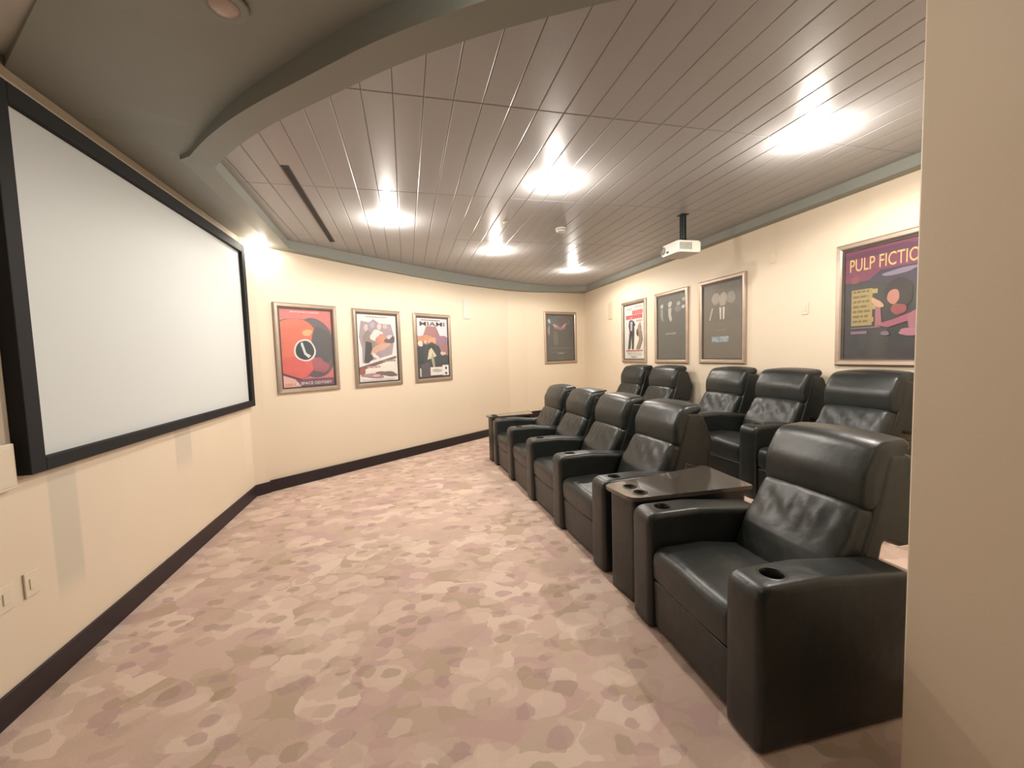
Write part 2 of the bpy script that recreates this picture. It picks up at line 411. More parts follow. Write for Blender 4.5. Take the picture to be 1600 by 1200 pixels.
# plain ceiling over the screen zone, slightly pitched, with the higher lobby ceiling beyond it
P = [((-1.40, 5.60, 2.87), (-1.74, 5.60)), ((-1.28, 3.28, 2.85), (-1.74, 3.2)), ((-1.03, 2.93, 2.885), (-1.74, 2.9)), ((-.73, 2.60, 2.92), (-1.74, 2.53)), ((-.27, 2.19, 2.95), (-1.28, 2.06)),
     ((-.05, 1.98, 2.95), (-1.0, 1.72)), ((.17, 1.82, 2.95), (-.7, 1.35)), ((.42, 1.66, 2.95), (-.2, 1.0)), ((.85, 1.43, 2.95), (.4, .8)), ((1.4, 1.23, 2.95), (1.3, .8)), ((2.0, 1.07, 2.95), (2.0, .8))]
bm = bmesh.new(); rr = []
for a, b in P:
    zb_ = 2.885 if b[0] < -1.5 else 2.92
    rr.append([bm.verts.new((a[0], a[1], a[2])), bm.verts.new((b[0], b[1], zb_)), bm.verts.new((b[0], b[1], zb_+.04)), bm.verts.new((a[0], a[1], a[2]+.04))])
for a, b in zip(rr, rr[1:]):
    for k in range(4): bm.faces.new((a[k], b[k], b[(k+1) % 4], a[(k+1) % 4]))
bm.faces.new(rr[0]); bm.faces.new(rr[-1][::-1])
struct('ceiling_screen_zone', bm, m_ceil)
bm = bmesh.new(); prism(bm, [(-1.9, -3.0), (4.1, -3.0), (4.1, .86), (1.3, .86), (.4, .86), (-.2, 1.06), (-.7, 1.40), (-1.0, 1.77), (-1.28, 2.10), (-1.72, 2.56), (-1.9, 2.6)], 2.93, 3.0); struct('ceiling_lobby', bm, mat('pale_grey_lobby_ceiling', (186, 184, 178), .6))

# ------------------------------------------------------------------ projection screen
t = thing('projection_screen', 'large white projection screen in a thick black frame on the left wall', 'projector screen', (-1.72, 3.775, 1.03))
def lb(x0, x1, y0, y1, z0, z1, bv=0): return (x0+1.72, x1+1.72, y0-3.775, y1-3.775, z0-1.03, z1-1.03, bv)
Y0, Y1, Z0, Z1, B = 2.33, 5.225, 1.03, 2.78, .085
bm = bmesh.new()
box(bm, *lb(-1.72, -1.655, Y0, Y0+B, Z0, Z1, .004)); box(bm, *lb(-1.72, -1.655, Y1-B, Y1, Z0, Z1, .004))
box(bm, *lb(-1.72, -1.655, Y0+B, Y1-B, Z0, Z0+.065, .004)); box(bm, *lb(-1.72, -1.655, Y0+B, Y1-B, Z1-B, Z1, .004))
obj('frame', bm, m_black, t)
bm = bmesh.new(); box(bm, *lb(-1.705, -1.69, Y0+B-.01, Y1-B+.01, Z0+.05, Z1-B+.01)); obj('screen_fabric', bm, m_fabric, t)

# ------------------------------------------------------------------ recliners
CUPY, CUPR = .135, .045
def wr_seat(x, y, z):
    return .004*sin(38*y+9*x)*math.exp(-((x)**2)/.03)*(1 if z > .40 else 0)
def wr_low(x, y, z):                                     # gathers under the head pillow
    g = math.exp(-((z-.70)**2)/.006)
    return g*(.007*sin(55*x+20*z)*cos(17*x-30*z))+.004*sin(26*z+6*x)*math.exp(-((z-.6)**2)/.01)
def arm_bm(xc, w=.18):
    bm = bmesh.new()
    pad(bm, [(0.0, .0, .015), (0.0, .50, .04), (0.0, .632, .10), (.30, .634, .2), (.72, .59, .03), (.735, .0, .015)], xc-w/2, xc+w/2, .028, puff=.004, step=.05, nx=4)
    c = bmesh.new(); lathe(c, [(0, .55), (CUPR, .55), (CUPR, .70), (0, .70)], xc, CUPY, 24)
    return cut(bm, c)
def cup_bm(xc, yc, zt, r=CUPR, depth=.075):
    bm = bmesh.new()
    lathe(bm, [(0, zt-depth), (r-.004, zt-depth), (r-.003, zt-.002), (r+.009, zt-.001), (r+.010, zt+.002), (r+.004, zt+.004), (r-.001, zt+.003), (r-.006, zt-.004), (r-.008, zt-depth+.004), (0, zt-depth+.004)], xc, yc, 28)
    return bm
HW = .285                                                # half seat width
meshes = {}
def build_recliner(name, label, group):
    t = thing(name, label, 'recliner', group=group)
    bm = bmesh.new(); pad(bm, [(.02, .285, .02), (.012, .455, .07), (.30, .462, .1), (.60, .415, .02), (.60, .30, .02)], -HW+.002, HW-.002, .022, puff=.010, wr=wr_seat); obj('seat', bm, m_leather, t, True)
    bm = bmesh.new(); pad(bm, [(.028, .03, .012), (.022, .278, .012), (.085, .278, .01), (.085, .03, .01)], -HW+.004, HW-.004, .010, puff=.004); obj('footrest', bm, m_leather, t, True)
    bm = bmesh.new(); box(bm, -HW, HW, .09, .70, .0, .295, .01); obj('base', bm, m_leather, t)
    bm = bmesh.new(); pad(bm, [(.50, .40, .03), (.565, .56, .06), (.70, .785, .035), (.80, .785, .03), (.72, .40, .03)], -HW+.006, HW-.006, .04, puff=.022, wr=wr_low, nx=18, step=.02); obj('backrest', bm, m_leather, t, True)
    bm = bmesh.new(); pad(bm, [(.712, .772, .03), (.712, .92, .12), (.79, 1.062, .10), (.945, 1.072, .028), (.955, 1.028, .015), (.86, .99, .03), (.80, .775, .03)], -HW+.002, HW-.002, .035, puff=.022, nx=14, step=.025); obj('headrest', bm, m_leather, t, True)
    bm = bmesh.new(); pad(bm, [(.60, .36, .0), (.74, .36, .0), (.80, .64, .02), (.90, .60, .02), (1.0, .60, .04), (1.045, .80, .10), (.955, 1.01, .06), (.82, 1.02, .03), (.76, .80, .05)], -HW-.004, HW+.004, .02, puff=.006, step=.04); obj('back_shell', bm, m_leather, t, True)
    return t
def add_arm(t, side):
    xc = side*(HW+.09)
    a = obj('armrest', arm_bm(xc), m_leather, t, True)
    c = obj('cup_holder', cup_bm(xc, CUPY, .634), m_cup, a, True)
    c['label'] = 'round black cup holder'
    return a
proto = build_recliner('recliner', '', None)
add_arm(proto, 1)                                        # armrest towards the camera side; the far one only where a row starts
def copy_tree(o, parent=None):
    c = o.copy(); C.objects.link(c)
    if parent: c.parent = parent
    for ch in list(o.children): copy_tree(ch, c)
    return c
spots = [  # x, y, z, phi, far arm too?, label, group
    (1.235-.035*.375, 2.63+.377, 0, 2.0, False, 'black leather recliner in the front row just beyond the foreground wedge table'),
    (1.235-.035*1.13, 2.63+1.132, 0, 2.0, False, 'black leather recliner in the front row, third from the far end table'),
    (1.235-.035*1.885, 2.63+1.887, 0, 2.0, False, 'black leather recliner in the front row, second from the far end table'),
    (1.235-.035*2.64, 2.63+2.642, 0, 2.0, True, 'black leather recliner in the front row right beside the far end table'),
    (1.198, 1.657, 0, -1.8, True, 'nearest black leather recliner, large in the foreground, front row'),
    (2.835, 2.64, .2, 0, False, 'black leather recliner on the raised back row below the largest purple poster'),
    (2.835, 3.395, .2, 0, False, 'middle black leather recliner of the raised back row, left of the purple poster'),
    (2.835, 4.15, .2, 0, True, 'black leather recliner on the back row directly below the WALL STREET poster'),
    (2.80, 5.28, .2, 3.5, False, 'black leather recliner on the raised back row below the dark poster with thin pale figures'),
    (2.754, 6.037, .2, 3.5, True, 'farthest black leather recliner on the raised back row, below the white poster with red title'),
]
for i, (x, y, z, phi, far, label) in enumerate(spots):
    o = proto if i == 0 else copy_tree(proto)
    o.location = (x, y, z); o.rotation_euler = (0, 0, radians(-90+phi))
    o['label'] = label; o['group'] = 'recliners in the front row' if i < 5 else 'recliners in the raised back row'
    if far:
        if 'far' not in meshes: meshes['far'] = add_arm(o, -1)
        else: copy_tree(meshes['far'], o)

# ------------------------------------------------------------------ wedge tables (leather body, laminate top, two cup holders)
def wedge(label, pts, z0, group, cups):
    """pts: plan quad front-far, front-near, back-near, back-far in world coordinates"""
    cx = sum(p[0] for p in pts)/4; cy = sum(p[1] for p in pts)/4
    t = thing('wedge_table', label, 'table', (cx, cy, z0), 0, group)
    Q = [(p[0]-cx, p[1]-cy) for p in pts]
    def shrink(Q, d):
        out = []
        for i, q in enumerate(Q):
            a = Vector(Q[i-1]); b = Vector(Q[(i+1) % 4]); q = Vector(q)
            out.append(q+((a-q).normalized()+(b-q).normalized())*d)
        return out
    body = shrink(Q, .03)
    bm = bmesh.new(); prism(bm, [tuple(p) for p in round_poly([(p.x, p.y, .03) for p in body], 4)], .0, .628)
    obj('body', bm, m_leather, t, True)
    top = round_poly([(Q[0][0], Q[0][1], .05), (Q[1][0], Q[1][1], .07), (Q[2][0], Q[2][1], .02), (Q[3][0], Q[3][1], .02)], 6)
    bm = bmesh.new(); prism(bm, [tuple(p) for p in top], .628, .652)
    es = [e for e in bm.edges if abs(e.verts[0].co.z-e.verts[1].co.z) < 1e-5]
    bmesh.ops.bevel(bm, geom=es, offset=.004, segments=2, affect='EDGES')
    for (u, v) in cups:
        c = bmesh.new(); lathe(c, [(0, .5), (.036, .5), (.036, .7), (0, .7)], u-cx, v-cy, 24); bm = cut(bm, c)
    tp = obj('table_top', bm, m_table, t, True, angle=30)
    for (u, v) in cups: obj('cup_holder', cup_bm(u-cx, v-cy, .652, .036, .06), m_cup, tp, True)
    return t
G = 'wedge tables between the recliners'
wedge('wedge-shaped dark table with two cup holders beside the nearest recliner', [(1.195, 2.445), (1.225, 2.148), (2.05, 2.122), (2.09, 2.61)], 0, G, [(1.33, 2.355), (1.33, 2.235)])
wedge('wedge-shaped dark end table at the far end of the front row by the cream wall', [(1.07, 5.965), (1.10, 5.745), (1.74, 5.80), (1.80, 6.17)], 0, G, [(1.18, 5.90), (1.18, 5.80)])
wedge('wedge-shaped dark table on the back row between its two pairs of recliners', [(2.79, 4.795), (2.80, 4.625), (3.45, 4.625), (3.50, 4.825)], .2, G, [(2.92, 4.755), (2.92, 4.67)])
wedge('dark end table past the farthest recliner of the back row', [(2.68, 6.86), (2.72, 6.57), (3.35, 6.66), (3.42, 7.05)], .2, G, [(2.80, 6.78), (2.80, 6.67)])

# ------------------------------------------------------------------ framed posters
_ml = {}
def flat(col, rough=.5):
    k = (col, rough)
    col = tuple(v*.84+g*.16 for v, g in zip(col, (176, 170, 164)))
    if k not in _ml: _ml[k] = mat('print_ink', col, rough, var=.10, vscale=14)
    return _ml[k]
class Print:
    """a printed sheet, local x to the right, z up, facing -y; ink shapes are stacked a hair apart"""
    def __init__(s, W, H, bg):
        s.W, s.H = W, H; s.bm = bmesh.new(); s.m = []; s.k = 0
        box(s.bm, 0, W, 0, .002, 0, H); s.mi(bg)
    def mi(s, col):
        if col not in s.m: s.m.append(col)
        return s.m.index(col)
    def poly(s, pts, col):
        """pts in fractions of the sheet, clipped to it"""
        s.k += 1; y = -.0003*s.k
        P = [(min(1, max(0, u))*s.W, min(1, max(0, v))*s.H) for u, v in pts]
        Q = []
        for p in P:
            if not Q or hypot(p[0]-Q[-1][0], p[1]-Q[-1][1]) > 1e-5: Q.append(p)
        if hypot(Q[0][0]-Q[-1][0], Q[0][1]-Q[-1][1]) < 1e-5: Q.pop()
        f = s.bm.faces.new([s.bm.verts.new((p[0], y, p[1])) for p in Q]); f.material_index = s.mi(col)
        f.normal_update()
        if f.normal.y > 0: f.normal_flip()
    def rect(s, u0, v0, u1, v1, col): s.poly([(u0, v0), (u1, v0), (u1, v1), (u0, v1)], col)
    def blob(s, u, v, a, b, col, wob=.08, rot=0, n=36, seed=1):
        rn = random.Random(seed); ph = [rn.uniform(0, 6.28) for _ in range(4)]
        pts = []
        for k in range(n):
            t = 2*pi*k/n; r = 1+wob*(sin(2*t+ph[0])+.6*sin(3*t+ph[1])+.4*sin(5*t+ph[2]))
            x = a*r*cos(t); y = b*r*sin(t); pts.append((u+x*cos(rot)-y*sin(rot), v+(x*sin(rot)+y*cos(rot))))
        s.poly(pts, col)
    def lines(s, u0, u1, v, n, dv, h, col, seed=3, center=False):
        """unreadably small type, as broken hairlines"""
        rn = random.Random(seed)
        for i in range(n):
            x = u0+(rn.uniform(0, .12)*(u1-u0) if center else 0); e = u1-rn.uniform(0, .15)*(u1-u0)
            while x < e:
                w = rn.uniform(.03, .09); s.rect(x, v-i*dv, min(e, x+w), v-i*dv+h, col); s.k -= 1; x += w+.012
        s.k += 1
    def text(s, body, u, v, w, h, col, rot=0, shear=0):
        cu = bpy.data.curves.new('t', 'FONT'); cu.body = body; cu.size = 1; cu.shear = shear; cu.resolution_u = 3; cu.offset = .004
        o = bpy.data.objects.new('t', cu); C.objects.link(o); bpy.context.view_layer.update()
        me = bpy.data.meshes.new_from_object(o.evaluated_get(bpy.context.evaluated_depsgraph_get()))
        xs = [q.co.x for q in me.vertices]; ys = [q.co.y for q in me.vertices]
        s.k += 1; y = -.0003*s.k-.0001; W = w*s.W; Hh = h*s.H; idx = s.mi(col)
        mp = []
        for q in me.vertices:
            a = (q.co.x-min(xs))/(max(xs)-min(xs))*W; b = (q.co.y-min(ys))/(max(ys)-min(ys))*Hh
            mp.append(s.bm.verts.new((u*s.W+a*cos(rot)-b*sin(rot), y, v*s.H+a*sin(rot)+b*cos(rot))))
        for p in me.polygons:
            try: f = s.bm.faces.new([mp[i] for i in p.vertices])
            except ValueError: continue
            f.material_index = idx; f.normal_update()
            if f.normal.y > 0: f.normal_flip()
        bpy.data.objects.remove(o); bpy.data.curves.remove(cu); bpy.data.meshes.remove(me)
    def done(s, parent, loc):
        o = obj('print', s.bm, [flat(c) for c in s.m], parent, recalc=False); o.location = loc; return o
FW, LIP = .052, .018
def poster(label, pos, n, W, H, draw, bg):
    """pos: lower-left corner of the frame as seen from the room, n: wall normal into the room"""
    ang = atan2(n.y, n.x)+pi/2
    t = thing('framed_poster', label, 'poster', (pos[0], pos[1], pos[2]), ang, 'framed film posters on the walls')
    bm = bmesh.new()
    prof = [(0, 0), (0, -.022), (.012, -.032), (FW-.012, -.030), (FW, -.020), (FW, 0)]         # inset, depth
    rings = []
    for d, y in prof: rings.append([bm.verts.new(v) for v in ((d, y, d), (W-d, y, d), (W-d, y, H-d), (d, y, H-d))])
    for a, b in zip(rings, rings[1:]+rings[:1]):
        for k in range(4): bm.faces.new((a[k], a[(k+1) % 4], b[(k+1) % 4], b[k]))
    fr = obj('frame', bm, m_silver, t)
    bm = bmesh.new(); d0, d1 = FW-.001, FW+LIP
    r0 = [bm.verts.new(v) for v in ((d0, -.012, d0), (W-d0, -.012, d0), (W-d0, -.012, H-d0), (d0, -.012, H-d0))]
    r1 = [bm.verts.new(v) for v in ((d1, -.012, d1), (W-d1, -.012, d1), (W-d1, -.012, H-d1), (d1, -.012, H-d1))]
    r2 = [bm.verts.new((v.co.x, -.004, v.co.z)) for v in r1]; r3 = [bm.verts.new((v.co.x, -.004, v.co.z)) for v in r0]
    for a, b in ((r0, r1), (r1, r2), (r2, r3), (r3, r0)):
        for k in range(4): bm.faces.new((a[k], a[(k+1) % 4], b[(k+1) % 4], b[k]))
    obj('inner_lip', bm, m_lip, fr)
    p = Print(W-2*d1+.01, H-2*d1+.01, bg); draw(p); p.done(t, (d1-.005, -.0035, d1-.005))
    bm = bmesh.new(); box(bm, d0, W-d0, -.0165, -.0145, d0, H-d0); obj('glass_pane', bm, m_glass, t)
    return t
def cpos(s, z): q = CA+CD*s+CN*.001; return (q.x, q.y, z)
PW, PH = .775, 1.08

def d_red(p):
    p.blob(.30, .50, .62, .40, (120, 78, 92), .03, seed=4); p.blob(.62, .50, .44, .38, (92, 84, 92), .05, seed=5)
    p.blob(.24, .50, .52, .37, (218, 108, 84), .04, seed=6); p.blob(.78, .52, .20, .28, (74, 76, 82), .08, seed=7)
    p.blob(.26, .26, .34, .16, (214, 92, 88), .10, seed=8); p.blob(.72, .27, .16, .10, (160, 84, 100), .15, seed=9)
    p.blob(.50, .70, .10, .04, (236, 168, 120), .12, seed=2)
    p.blob(.44, .47, .20, .15, (226, 222, 224), .04, seed=3); p.blob(.44, .47, .172, .128, (44, 54, 58), .03, seed=3)
    p.poly([(.36, .56), (.40, .58), (.46, .44), (.55, .40), (.50, .37), (.42, .42)], (206, 214, 220))
    p.rect(0, 0, 1, .10, (110, 76, 92)); p.poly([(0, .0), (.34, .0), (.20, .12), (0, .18)], (226, 178, 168)); p.poly([(0, .16), (.35, .07), (.35, .10), (0, .19)], (92, 60, 74))
    p.lines(.20, .78, .955, 1, .02, .014, (240, 190, 190))
    p.text('2001', .03, .018, .19, .034, (214, 108, 52)); p.text('A SPACE ODYSSEY', .24, .026, .70, .036, (240, 232, 226))
poster('framed red and orange poster with a dark disc, closest to the screen', cpos(.165, 1.13), CN, PW, PH, d_red, (206, 112, 110))
def d_group(p):
    p.poly([(.10, .90), (.30, .88), (.42, .93), (.55, .87), (.86, .86), (.94, .66), (.86, .40), (.10, .28), (.10, .50), (.04, .66)], (160, 146, 156))
    for k, (u, v, c) in enumerate([(.22, .80, (206, 190, 190)), (.38, .84, (176, 168, 186)), (.55, .82, (226, 204, 190)), (.70, .83, (196, 178, 176)), (.82, .80, (170, 150, 156))]): p.blob(u, v, .055, .045, c, .1, seed=k)
    p.blob(.28, .62, .14, .13, (140, 130, 120), .15, seed=11); p.blob(.52, .66, .18, .11, (226, 220, 218), .2, seed=12); p.blob(.60, .62, .12, .11, (204, 140, 116), .2, seed=13)
    p.blob(.82, .62, .12, .06, (90, 80, 92), .2, seed=14); p.blob(.80, .67, .07, .03, (214, 200, 206), .2, seed=15)
    p.poly([(.14, .28), (.20, .60), (.34, .58), (.36, .34), (.24, .28)], (66, 70, 70)); p.blob(.54, .50, .22, .06, (206, 164, 142), .2, rot=.3, seed=16)
    p.poly([(.36, .44), (.52, .36), (.48, .33), (.34, .38)], (232, 224, 216))
    p.poly([(0, .22), (.96, .38), (.96, .31), (0, .15)], (116, 92, 92)); p.poly([(.02, .165), (.98, .345), (.98, .265), (.02, .10)], (238, 228, 218))
    p.lines(.60, .95, .292, 1, .01, .03, (150, 130, 128), 4); p.lines(.20, .56, .205, 1, .01, .03, (176, 150, 140), 5); p.blob(.08, .155, .08, .045, (156, 84, 76), .1, seed=20)
    p.blob(.36, .09, .26, .035, (158, 130, 142), .2, seed=17); p.blob(.70, .11, .24, .04, (112, 94, 88), .2, rot=-.1, seed=18); p.blob(.42, .09, .09, .02, (214, 170, 176), .1, seed=21)
    p.lines(.22, .78, .955, 1, .02, .014, (170, 160, 156)); p.lines(.08, .92, .032, 2, .016, .006, (206, 198, 194))
poster('framed white poster with a crowded group picture and slanted banner', cpos(1.168, 1.125), CN, PW, PH, d_group, (236, 230, 224))
def d_miami(p):
    p.poly([(0, .70), (.18, .68), (.30, .86), (.62, .86), (.74, .70), (1, .66), (1, .0), (0, 0)], (158, 112, 112))
    p.blob(.22, .66, .24, .05, (198, 140, 104), .15, seed=2); p.blob(.50, .62, .14, .06, (222, 156, 126), .15, seed=3); p.blob(.80, .62, .2, .10, (150, 112, 134), .1, seed=4)
    p.poly([(0, .50), (.12, .57), (.30, .55), (.46, .60), (.70, .52), (.78, .40), (1, .36), (1, 0), (0, 0)], (52, 62, 66))
    p.blob(.10, .57, .08, .045, (236, 218, 192), .1, seed=5); p.blob(.26, .60, .05, .025, (226, 190, 180), .1, seed=6); p.blob(.82, .40, .08, .035, (216, 186, 176), .15, seed=7)
    p.blob(.44, .50, .10, .06, (40, 48, 50), .1, seed=8); p.poly([(.30, .30), (.36, .46), (.44, .50), (.60, .36), (.44, .32)], (214, 206, 170)); p.poly([(.42, .32), (.48, .44), (.54, .18), (.48, .16)], (164, 160, 140))
    p.poly([(.06, .0), (.10, .22), (.34, .26), (.40, .0)], (84, 78, 82)); p.rect(.05, .02, .09, .16, (214, 216, 214))
    p.rect(.38, .03, .86, .17, (236, 226, 224)); p.rect(.78, .02, 1, .20, (240, 234, 236)); p.blob(.60, .11, .16, .03, (172, 184, 160), .1, seed=9)
    p.blob(.90, .145, .035, .024, (40, 40, 48), .05, seed=10); p.blob(.90, .055, .040, .020, (60, 58, 66), .05, seed=11)
    p.lines(.14, .84, .955, 1, .02, .014, (110, 96, 110), 6); p.text('MIAMI', .10, .865, .80, .072, (66, 62, 60))
poster('framed poster reading MIAMI over a dusky street scene, nearest of three to the wall speaker', cpos(2.19, 1.125), CN, PW, PH, d_miami, (232, 220, 228))
def d_dark(p):
    p.blob(.42, .86, .40, .12, (92, 104, 106), .1, seed=3); p.blob(.58, .86, .18, .09, (100, 84, 94), .1, seed=4); p.blob(.10, .86, .05, .04, (190, 204, 206), .2, seed=5)
    p.blob(.08, .66, .05, .10, (140, 130, 140), .1, seed=6); p.blob(.36, .74, .13, .04, (206, 150, 146), .15, rot=-.3, seed=7); p.blob(.60, .74, .12, .035, (196, 150, 150), .15, rot=.5, seed=8); p.blob(.46, .71, .2, .025, (150, 120, 124), .15, seed=9)
    p.blob(.32, .48, .09, .16, (108, 108, 102), .08, seed=10); p.lines(.10, .90, .265, 1, .02, .006, (148, 150, 148)); p.lines(.18, .82, .175, 1, .02, .005, (140, 142, 140), 8); p.blob(.50, .155, .13, .018, (134, 136, 134), .05, seed=11); p.lines(.40, .60, .03, 1, .01, .008, (150, 150, 150), 9)
q = WB0+WBD*.45+WBN*.001
poster('framed dark grey poster alone on the short back wall behind the front row', (q.x, q.y, 1.30), WBN, .87, 1.10, d_dark, (84, 86, 84))
RN = Vector((-1, 0))
def d_white(p):
    p.text('.', .9, .97, .01, .003, (200, 190, 185))
    rn = random.Random(3)
    for row, (v, u0, u1) in enumerate([(.815, .42, .94), (.735, .10, .94)]):
        x = u0
        while x < u1-.03:
            w = rn.uniform(.07, .11); p.rect(x, v, min(u1, x+w-.015), v+.075, (196, 72, 80)); x += w
    p.lines(.12, .45, .93, 2, .022, .008, (120, 112, 110), 4, True); p.lines(.55, .95, .955, 2, .022, .008, (140, 130, 120), 5); p.lines(.62, .95, .70, 2, .02, .008, (120, 110, 110), 6)
    p.poly([(.24, .62), (.28, .71), (.36, .72), (.50, .70), (.58, .62), (.52, .60), (.52, .46), (.30, .46)], (54, 48, 62)); p.poly([(.33, .69), (.45, .69), (.42, .52), (.34, .52)], (176, 172, 200)); p.blob(.39, .745, .05, .028, (206, 170, 150), .05, seed=2)
    p.poly([(.28, .48), (.40, .50), (.32, .20), (.20, .17)], (60, 50, 48)); p.poly([(.40, .50), (.52, .47), (.48, .18), (.40, .18)], (52, 44, 46))
    p.blob(.80, .64, .04, .026, (190, 160, 140), .1, seed=4); p.blob(.78, .54, .09, .09, (150, 130, 112), .1, seed=5); p.poly([(.72, .50), (.88, .50), (.92, .34), (.78, .18), (.60, .18), (.76, .36)], (134, 112, 92)); p.blob(.68, .48, .05, .06, (70, 52, 50), .1, seed=6)
    p.rect(.10, .145, .92, .165, (186, 96, 90)); p.lines(.14, .90, .12, 4, .018, .006, (176, 166, 156), 7, True); p.lines(.36, .66, .03, 1, .02, .014, (120, 110, 104), 8)
poster('framed white poster with a red title and two standing figures on the right wall', (3.899, 7.08, 1.31), RN, .80, 1.08, d_white, (222, 222, 216))
def d_line(p):
    for k, (u, v, a, b) in enumerate([(.16, .85, .05, .035), (.46, .86, .07, .045), (.76, .85, .06, .035), (.93, .90, .05, .03)]): p.blob(u, v, a, b, (186, 188, 182) if k < 2 else (160, 162, 158), .1, seed=k+1)
    p.poly([(.12, .81), (.20, .81), (.20, .68), (.22, .60), (.16, .62), (.11, .70)], (136, 136, 132)); p.poly([(.40, .80), (.52, .80), (.50, .70), (.54, .62), (.48, .58), (.41, .66)], (178, 180, 172)); p.blob(.74, .77, .10, .05, (112, 110, 110), .15, seed=7); p.blob(.92, .79, .05, .03, (190, 192, 190), .1, seed=8)
    p.lines(.30, .70, .385, 1, .02, .03, (150, 134, 128), 4); p.lines(.42, .60, .45, 1, .02, .008, (110, 104, 102), 5); p.lines(.16, .86, .07, 3, .02, .006, (104, 98, 96), 6, True)
poster('framed charcoal poster with thin pale upright figures on the right wall', (3.899, 6.02, 1.31), RN, .82, 1.085, d_line, (78, 82, 78))
def d_street(p):
    p.blob(.34, .80, .10, .08, (150, 142, 130), .06, seed=1); p.blob(.53, .78, .10, .09, (158, 148, 134), .06, seed=2); p.blob(.73, .79, .10, .08, (132, 128, 118), .06, seed=3)
    p.poly([(.18, .66), (.24, .70), (.40, .70), (.66, .70), (.92, .68), (.94, .50), (.14, .50)], (92, 86, 78)); p.poly([(.16, .52), (.24, .68), (.28, .68), (.20, .52)], (176, 168, 154))
    p.poly([(.44, .68), (.49, .68), (.49, .52), (.46, .52)], (214, 204, 190)); p.poly([(.53, .68), (.58, .68), (.57, .52), (.53, .52)], (214, 204, 190))
    p.lines(.34, .62, .375, 1, .02, .008, (132, 122, 116), 4); p.lines(.42, .56, .45, 1, .02, .008, (112, 104, 98), 5)
    p.poly([(.23, .30), (.70, .30), (.68, .215), (.25, .215)], (96, 124, 138)); p.text('WALL STREET', .25, .225, .43, .062, (206, 214, 214))
poster('framed grey-brown poster with pale heads and a small blue WALL STREET title', (3.899, 4.965, 1.315), RN, .81, 1.085, d_street, (98, 92, 82))
def d_purple(p):
    p.poly([(0, 1), (1, 1), (1, .74), (.60, .72), (.20, .70), (0, .70)], (104, 42, 66)); p.poly([(0, .96), (.70, .97), (1, .93), (1, .90), (0, .92)], (74, 34, 60))
    p.poly([(.30, .70), (.45, .78), (1, .78), (1, .60), (.60, .64)], (44, 38, 58)); p.blob(.66, .74, .20, .022, (120, 106, 130), .1, rot=.05, seed=2); p.blob(.14, .72, .05, .035, (120, 52, 66), .1, seed=3)
    p.text('PULP FICTION', .07, .80, .90, .115, (204, 172, 108))
    p.rect(.10, .30, .36, .63, (150, 132, 74))
    p.lines(.12, .34, .60, 7, .045, .020, (98, 82, 52), 4)
    for k, (v, e) in enumerate([(.58, .42), (.44, .40), (.33, .38)]): p.rect(.36, v, e, v+.04, (160, 142, 82))
    p.rect(.10, .275, .46, .285, (120, 90, 110)); p.rect(.10, .225, .30, .25, (122, 96, 120))
    p.blob(.66, .56, .16, .12, (26, 22, 24), .06, seed=5); p.blob(.60, .53, .07, .06, (176, 112, 96), .05, seed=6); p.blob(.66, .42, .08, .05, (130, 58, 58), .1, seed=7)
    p.blob(.42, .49, .07, .035, (186, 146, 112), .15, rot=-.5, seed=8); p.poly([(.40, .46), (.46, .45), (.48, .30), (.40, .28)], (146, 84, 96)); p.poly([(.40, .30), (.62, .34), (.86, .40), (.84, .33), (.55, .27)], (150, 78, 98))
    p.blob(.88, .30, .12, .10, (150, 92, 110), .1, seed=9); p.blob(.80, .22, .14, .03, (164, 104, 124), .15, seed=10); p.blob(.92, .44, .05, .06, (180, 110, 40), .1, seed=11); p.blob(.52, .22, .05, .02, (110, 90, 104), .1, seed=12)
poster('framed purple poster with yellow PULP FICTION lettering, beside the pillar', (3.899, 3.085, 1.315), RN, .80, 1.085, d_purple, (34, 38, 40))

# ------------------------------------------------------------------ wall speakers, plates
def flush(name, label, cat, pos, n, w, h, d, mface, mrim, group, extra=None):
    ang = atan2(n.y, n.x)+pi/2
    t = thing(name, label, cat, pos, ang, group)
    bm = bmesh.new(); box(bm, -w/2, w/2, -d, 0, 0, h, .003); obj('cover_plate' if cat != 'speaker' else 'rim', bm, mrim, t)
    if extra: extra(t, w, h, d, mface)
    return t
def spk_face(t, w, h, d, m):
    bm = bmesh.new(); box(bm, -w/2+.008, w/2-.008, -d-.003, -d+.001, .008, h-.008, .001); obj('grille', bm, m, t)
GS = 'in-wall speakers'
flush('wall_speaker', 'slim white speaker set in the far wall right of the MIAMI poster', 'speaker', cpos(3.375, 2.165), CN, .165, .335, .012, m_grille, m_plastic, GS, spk_face)
flush('wall_speaker', 'slim cream speaker high on the right wall near the far corner', 'speaker', (3.899, 7.55, 2.145), RN, .165, .335, .012, mat('cream_grille', (206, 194, 166), .7), m_ivory, GS, spk_face)
def toggle(t, w, h, d, m):
    bm = bmesh.new(); box(bm, -.017, .017, -d-.004, -d+.001, h*.28, h*.72, .001); obj('rocker', bm, m, t)
GP = 'wall plates'
flush('wall_plate', 'small ivory plate high on the right wall right of the projector', 'wall plate', (3.899, 3.80, 2.41), RN, .075, .12, .007, m_ivory, m_ivory, GP, toggle)
flush('wall_plate', 'small ivory plate at mid height on the right wall, left of the purple poster', 'wall plate', (3.899, 3.41, 1.82), RN, .075, .12, .007, m_ivory, m_ivory, GP, toggle)
LN = Vector((1, 0))
flush('wall_plate', 'white plate low on the left wall above the baseboard, right of its twin', 'wall plate', (-1.719, 2.352, .47), LN, .078, .115, .008, m_ivory, m_ivory, GP, toggle)
